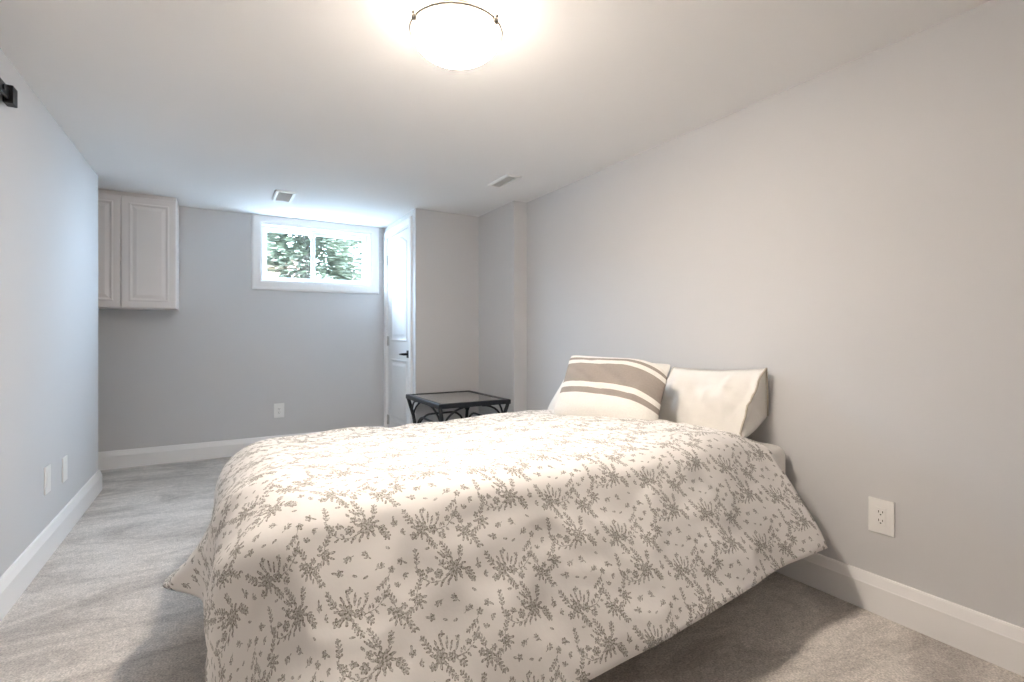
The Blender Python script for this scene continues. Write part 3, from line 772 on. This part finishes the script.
# ------------------------------------------------------------------ pillows
def stripe_mat():
    m = mat('striped_cotton', (0.84, 0.81, 0.76), 0.9, spec=0.1); b = m.node_tree.nodes['Principled BSDF']
    uv = N(m, 'ShaderNodeUVMap'); uv.uv_map = 'UVMap'; sp = N(m, 'ShaderNodeSeparateXYZ'); L(m, uv.outputs[0], sp.inputs[0])
    r = N(m, 'ShaderNodeValToRGB'); r.color_ramp.interpolation = 'CONSTANT'; e = r.color_ramp.elements
    W_, T_ = (0.84, 0.815, 0.77, 1), (0.345, 0.305, 0.275, 1)
    e[0].position = 0.0; e[0].color = W_; e[1].position = 0.355; e[1].color = T_
    for p, c in ((0.435, W_), (0.515, T_), (0.815, W_), (0.885, T_), (0.935, W_)):
        q = e.new(p); q.color = c
    L(m, sp.outputs[1], r.inputs[0])
    n = N(m, 'ShaderNodeTexNoise'); n.inputs['Scale'].default_value = 60; n.inputs['Detail'].default_value = 5; L(m, uv.outputs[0], n.inputs['Vector'])
    mr = N(m, 'ShaderNodeMapRange'); mr.inputs[3].default_value = 0.88; mr.inputs[4].default_value = 1.10; L(m, n.outputs['Fac'], mr.inputs[0])
    mx = N(m, 'ShaderNodeMix', data_type='RGBA', blend_type='MULTIPLY'); mx.inputs[0].default_value = 1
    L(m, r.outputs[0], mx.inputs[6]); L(m, mr.outputs[0], mx.inputs[7]); L(m, mx.outputs[2], b.inputs['Base Color'])
    bp = N(m, 'ShaderNodeBump'); bp.inputs['Strength'].default_value = 0.25; bp.inputs['Distance'].default_value = 0.003
    L(m, n.outputs['Fac'], bp.inputs['Height']); L(m, bp.outputs[0], b.inputs['Normal'])
    return m
def pillow_mesh(W2, H2, T, seed, pinch=0.06, wr=0.010, n=46, droop=0.0):
    """soft pillow lying in local XZ, thickness along Y"""
    bm = bmesh.new(); uvl = bm.loops.layers.uv.new('UVMap')
    def pt(u, v, s):
        cr = 1 - 0.055 * (u * u * v * v) ** 3
        x = W2 * u * cr * (1 - pinch * (1 - v * v) * u * u); z = H2 * v * cr * (1 - pinch * (1 - u * u) * v * v)
        t = T * max(0, (1 - abs(u) ** 2.6) * (1 - abs(v) ** 2.6)) ** 0.55 * (1 - 0.22 * v)
        k = max(0, (1 - u ** 4) * (1 - v ** 4))
        y = s * (t + wr * k * nz(x * 7 + seed, z * 9, s * 2.0 + seed) + wr * 0.6 * k * nz(x * 18, z * 15 + seed, 4.0) - wr * 0.8 * k * max(0, 1 - 5 * abs(nz(x * 4 + z * 5, z * 4 + seed, 7.7))))
        rad = math.hypot(u, v)
        y += 0.008 * nz(x * 5, z * 5, seed + 8)
        z -= droop * max(0.0, (u - 0.25) / 0.75) ** 2 * (0.65 + 0.35 * v)
        return (x, y, z)
    g = {}
    for s in (-1, 1):
        for i in range(n + 1):
            for j in range(n + 1):
                u = math.sin((2 * i / n - 1) * PI / 2); v = math.sin((2 * j / n - 1) * PI / 2)
                edge = i in (0, n) or j in (0, n)
                if edge and s == 1: g[s, i, j] = g[-1, i, j]
                else: g[s, i, j] = bm.verts.new(pt(u, v, s))
    for s in (-1, 1):
        for i in range(n):
            for j in range(n):
                ids = [(i, j), (i + 1, j), (i + 1, j + 1), (i, j + 1)]
                if s == 1: ids = ids[::-1]
                f = bm.faces.new([g[s, a_, b_] for a_, b_ in ids]); f.smooth = True
                for lp, (a_, b_) in zip(f.loops, ids): lp[uvl].uv = ((math.sin((2 * a_ / n - 1) * PI / 2) + 1) / 2, (math.sin((2 * b_ / n - 1) * PI / 2) + 1) / 2)
    return bm
def place_pillow(o, c, right, up):
    """local X to right, local Z to up (world vectors), front = local -Y"""
    r = Vector(right).normalized(); u = Vector(up); u = (u - r * u.dot(r)).normalized(); f = u.cross(r)
    o.matrix_world = Matrix(((r.x, f.x, u.x, c[0]), (r.y, f.y, u.y, c[1]), (r.z, f.z, u.z, c[2]), (0, 0, 0, 1)))
# the pillow behind, against the wall at the far side
p2 = obj('pillow', pillow_mesh(0.375, 0.215, 0.07, 3.0), PILLOWW); tag(p2, 'white pillow mostly hidden behind the striped pillow', 'pillow', 'pillows at the head of the bed')
place_pillow(p2, (1.925, 2.22, 0.735), (0.10, -0.72, 0.0), (0.235, 0.03, 0.30))
# striped pillow leaning on it
p1 = obj('pillow', pillow_mesh(0.306, 0.197, 0.100, 11.0, droop=0.075, wr=0.014), stripe_mat()); tag(p1, 'striped taupe and white pillow leaning in front of white pillows', 'pillow', 'pillows at the head of the bed')
place_pillow(p1, (1.742, 1.972, 0.765), (0.20, -0.59, -0.008), (0.15, 0.03, 0.30))
# right-hand pillow: a wedge whose cover hangs open at the end facing the room
def wedge():
    bm = bmesh.new(); n = 30; rows = []
    ny = 36; Y0, Y1 = 1.345, 1.88
    for j in range(ny + 1):
        s = j / ny; y = lerp(Y0, Y1, s)
        k = min(1.0, (1 - s) * 6) ** 0.5 if s > 0.8333 else 1.0
        topp = Vector((2.112, 0.905 - 0.022 * s - 0.012 * math.sin(PI * s))); fb = Vector((1.955, 0.600)); bb = Vector((2.130, lerp(0.69, 0.62, min(1, s * 3))))
        mid = (topp + fb) / 2
        fb = lerp(mid, fb, 0.6 + 0.4 * k) if False else fb
        q = []
        for i in range(n):
            t = i / n * 3
            if t < 1.4:                                     # front face, top to bottom, bulging forward
                a_ = t / 1.4; p = topp.lerp(fb, a_); nrm = Vector((-(topp - fb).y, (topp - fb).x)).normalized()
                if nrm.x > 0: nrm = -nrm
                p = p + nrm * (0.052 * math.sin(PI * a_ ** 0.85) * (0.35 + 0.65 * min(1, s * 4)) * (0.25 + 0.75 * k))
                p += nrm * 0.034 * math.sin(PI * a_) * nz(y * 9, a_ * 4, 3.3) - nrm * 0.010 * math.sin(PI * a_) * max(0, 1 - 6 * abs(nz(y * 5 + a_ * 1.5, a_ * 3 - y * 3, 1.3))) + nrm * 0.012 * math.sin(PI * a_) * nz(y * 24 + a_ * 6, a_ * 9, 6.3)
            elif t < 2.1:                                   # underside back to the wall
                a_ = (t - 1.4) / 0.7; p = fb.lerp(bb, a_) + Vector((0, -0.012 * math.sin(PI * a_)))
            else:
                a_ = (t - 2.1) / 0.9; p = bb.lerp(topp, a_) + Vector((0.004 * math.sin(PI * a_), 0))
            yy = y
            if s < 0.25: yy += (1 - s * 4) * 0.030 * (topp.y - p.y) / 0.3 * (1 if t < 1.4 else 0.3)
            q.append(bm.verts.new((p.x, yy, p.y)))
        rows.append(q)
    for A, B in zip(rows, rows[1:]):
        for i in range(n): 
            f = bm.faces.new((A[i], A[(i + 1) % n], B[(i + 1) % n], B[i])); f.smooth = True
    # end faces, the near one drawn slightly inwards
    for q, d in ((rows[0], 0.018), (rows[-1], -0.02)):
        c = sum((v.co for v in q), Vector()) / n
        inn = [bm.verts.new(v.co.lerp(c, 0.12) + Vector((0, d * 0.5, 0))) for v in q]
        cc = bm.verts.new(c + Vector((0, d, 0)))
        for i in range(n):
            f = bm.faces.new((q[i], q[(i + 1) % n], inn[(i + 1) % n], inn[i])); f.smooth = True
            f = bm.faces.new((inn[i], inn[(i + 1) % n], cc)); f.smooth = True
    seam = [v.co.copy() for v in rows[0][:15]]
    back = [v.co.copy() for v in rows[0][21:]] + [rows[0][0].co.copy()]
    return bm, seam, back
bm, seam, back = wedge()
p3 = obj('pillow', bm, PILLOWW, None, True); tag(p3, 'plain white pillow propped upright against the wall, its open end showing', 'pillow', 'pillows at the head of the bed')
obj('seam', tube(bmesh.new(), seam, 0.0042, 8), SEAM, p3, True)
obj('seam', tube(bmesh.new(), back, 0.003, 8), SEAM, p3, True)

# ------------------------------------------------------------------ outside the window
ground_m = noisy(mat('patio_concrete', (0.55, 0.54, 0.52), 0.9), 8.0, (0.45, 0.44, 0.42), (0.6, 0.59, 0.57))
o = struct('ground', bx(-9, 10, YB + 0.25, 16, 1.30, 1.42), ground_m)
brick = mat('red_brick', (0.25, 0.12, 0.08), 0.9); bb = brick.node_tree.nodes['Principled BSDF']
tc = N(brick, 'ShaderNodeTexCoord'); mp = N(brick, 'ShaderNodeMapping'); mp.inputs['Rotation'].default_value = (PI / 2, 0, 0); L(brick, tc.outputs['Object'], mp.inputs[0])
bt = N(brick, 'ShaderNodeTexBrick'); bt.inputs['Scale'].default_value = 4.0
bt.inputs['Color1'].default_value = (0.20, 0.09, 0.06, 1); bt.inputs['Color2'].default_value = (0.13, 0.06, 0.04, 1); bt.inputs['Mortar'].default_value = (0.25, 0.22, 0.2, 1)
L(brick, mp.outputs[0], bt.inputs['Vector']); L(brick, bt.outputs[0], bb.inputs['Base Color'])
o = obj('garden_wall', bx(-6, 1.5, 10.2, 10.5, 1.42, 2.75, 0.01), brick); tag(o, 'red brick garden wall seen through the window', 'wall')
leafm = noisy(mat('evergreen_leaves', (0.05, 0.09, 0.05), 0.7), 9.0, (0.055, 0.065, 0.040), (0.16, 0.17, 0.11))
bark = noisy(mat('bark', (0.08, 0.06, 0.05), 0.9), 12.0, (0.05, 0.04, 0.03), (0.11, 0.09, 0.07))
def tree(x, y, hgt, wid, seed, label):
    t = thing('evergreen_tree', label, 'tree', (x, y, 1.42), 0, 'evergreens outside the window')
    obj('trunk', tube(bmesh.new(), [(0, 0, 0), (0.02, 0, hgt * 0.5), (0, 0, hgt * 0.92)], [0.06, 0.045, 0.01], 8), bark, t)
    rnd = random.Random(seed); bm = bmesh.new()
    for i in range(9000):
        z = hgt * (0.03 + 0.97 * rnd.random() ** 1.15); a_ = rnd.random() * 2 * PI
        rr = wid * (1 - z / hgt) ** 0.7 * (0.45 + 0.6 * rnd.random() ** 0.5) * (1 + 0.25 * math.sin(a_ * 5 + z * 9))
        c = Vector((rr * math.cos(a_), rr * math.sin(a_), z)); l = 0.07 + 0.07 * rnd.random()
        d = Vector((math.cos(a_), math.sin(a_), -0.35 + 0.5 * rnd.random())).normalized(); s = d.cross(Vector((rnd.uniform(-.4, .4), rnd.uniform(-.4, .4), 1))).normalized()
        v = [bm.verts.new(c - d * l * 0.3), bm.verts.new(c + s * l * 0.28 + d * l * 0.2), bm.verts.new(c + d * l), bm.verts.new(c - s * l * 0.28 + d * l * 0.2)]
        bm.faces.new(v)
    obj('foliage', bm, leafm, t)
tree(0.95, 7.0, 1.7, 0.72, 1, 'evergreen tree in the left half of the window view')
tree(2.25, 8.7, 2.2, 0.95, 2, 'evergreen tree in the right half of the window view')
print('verts', sum(len(o.data.vertices) for o in bpy.data.objects if o.type == 'MESH'))
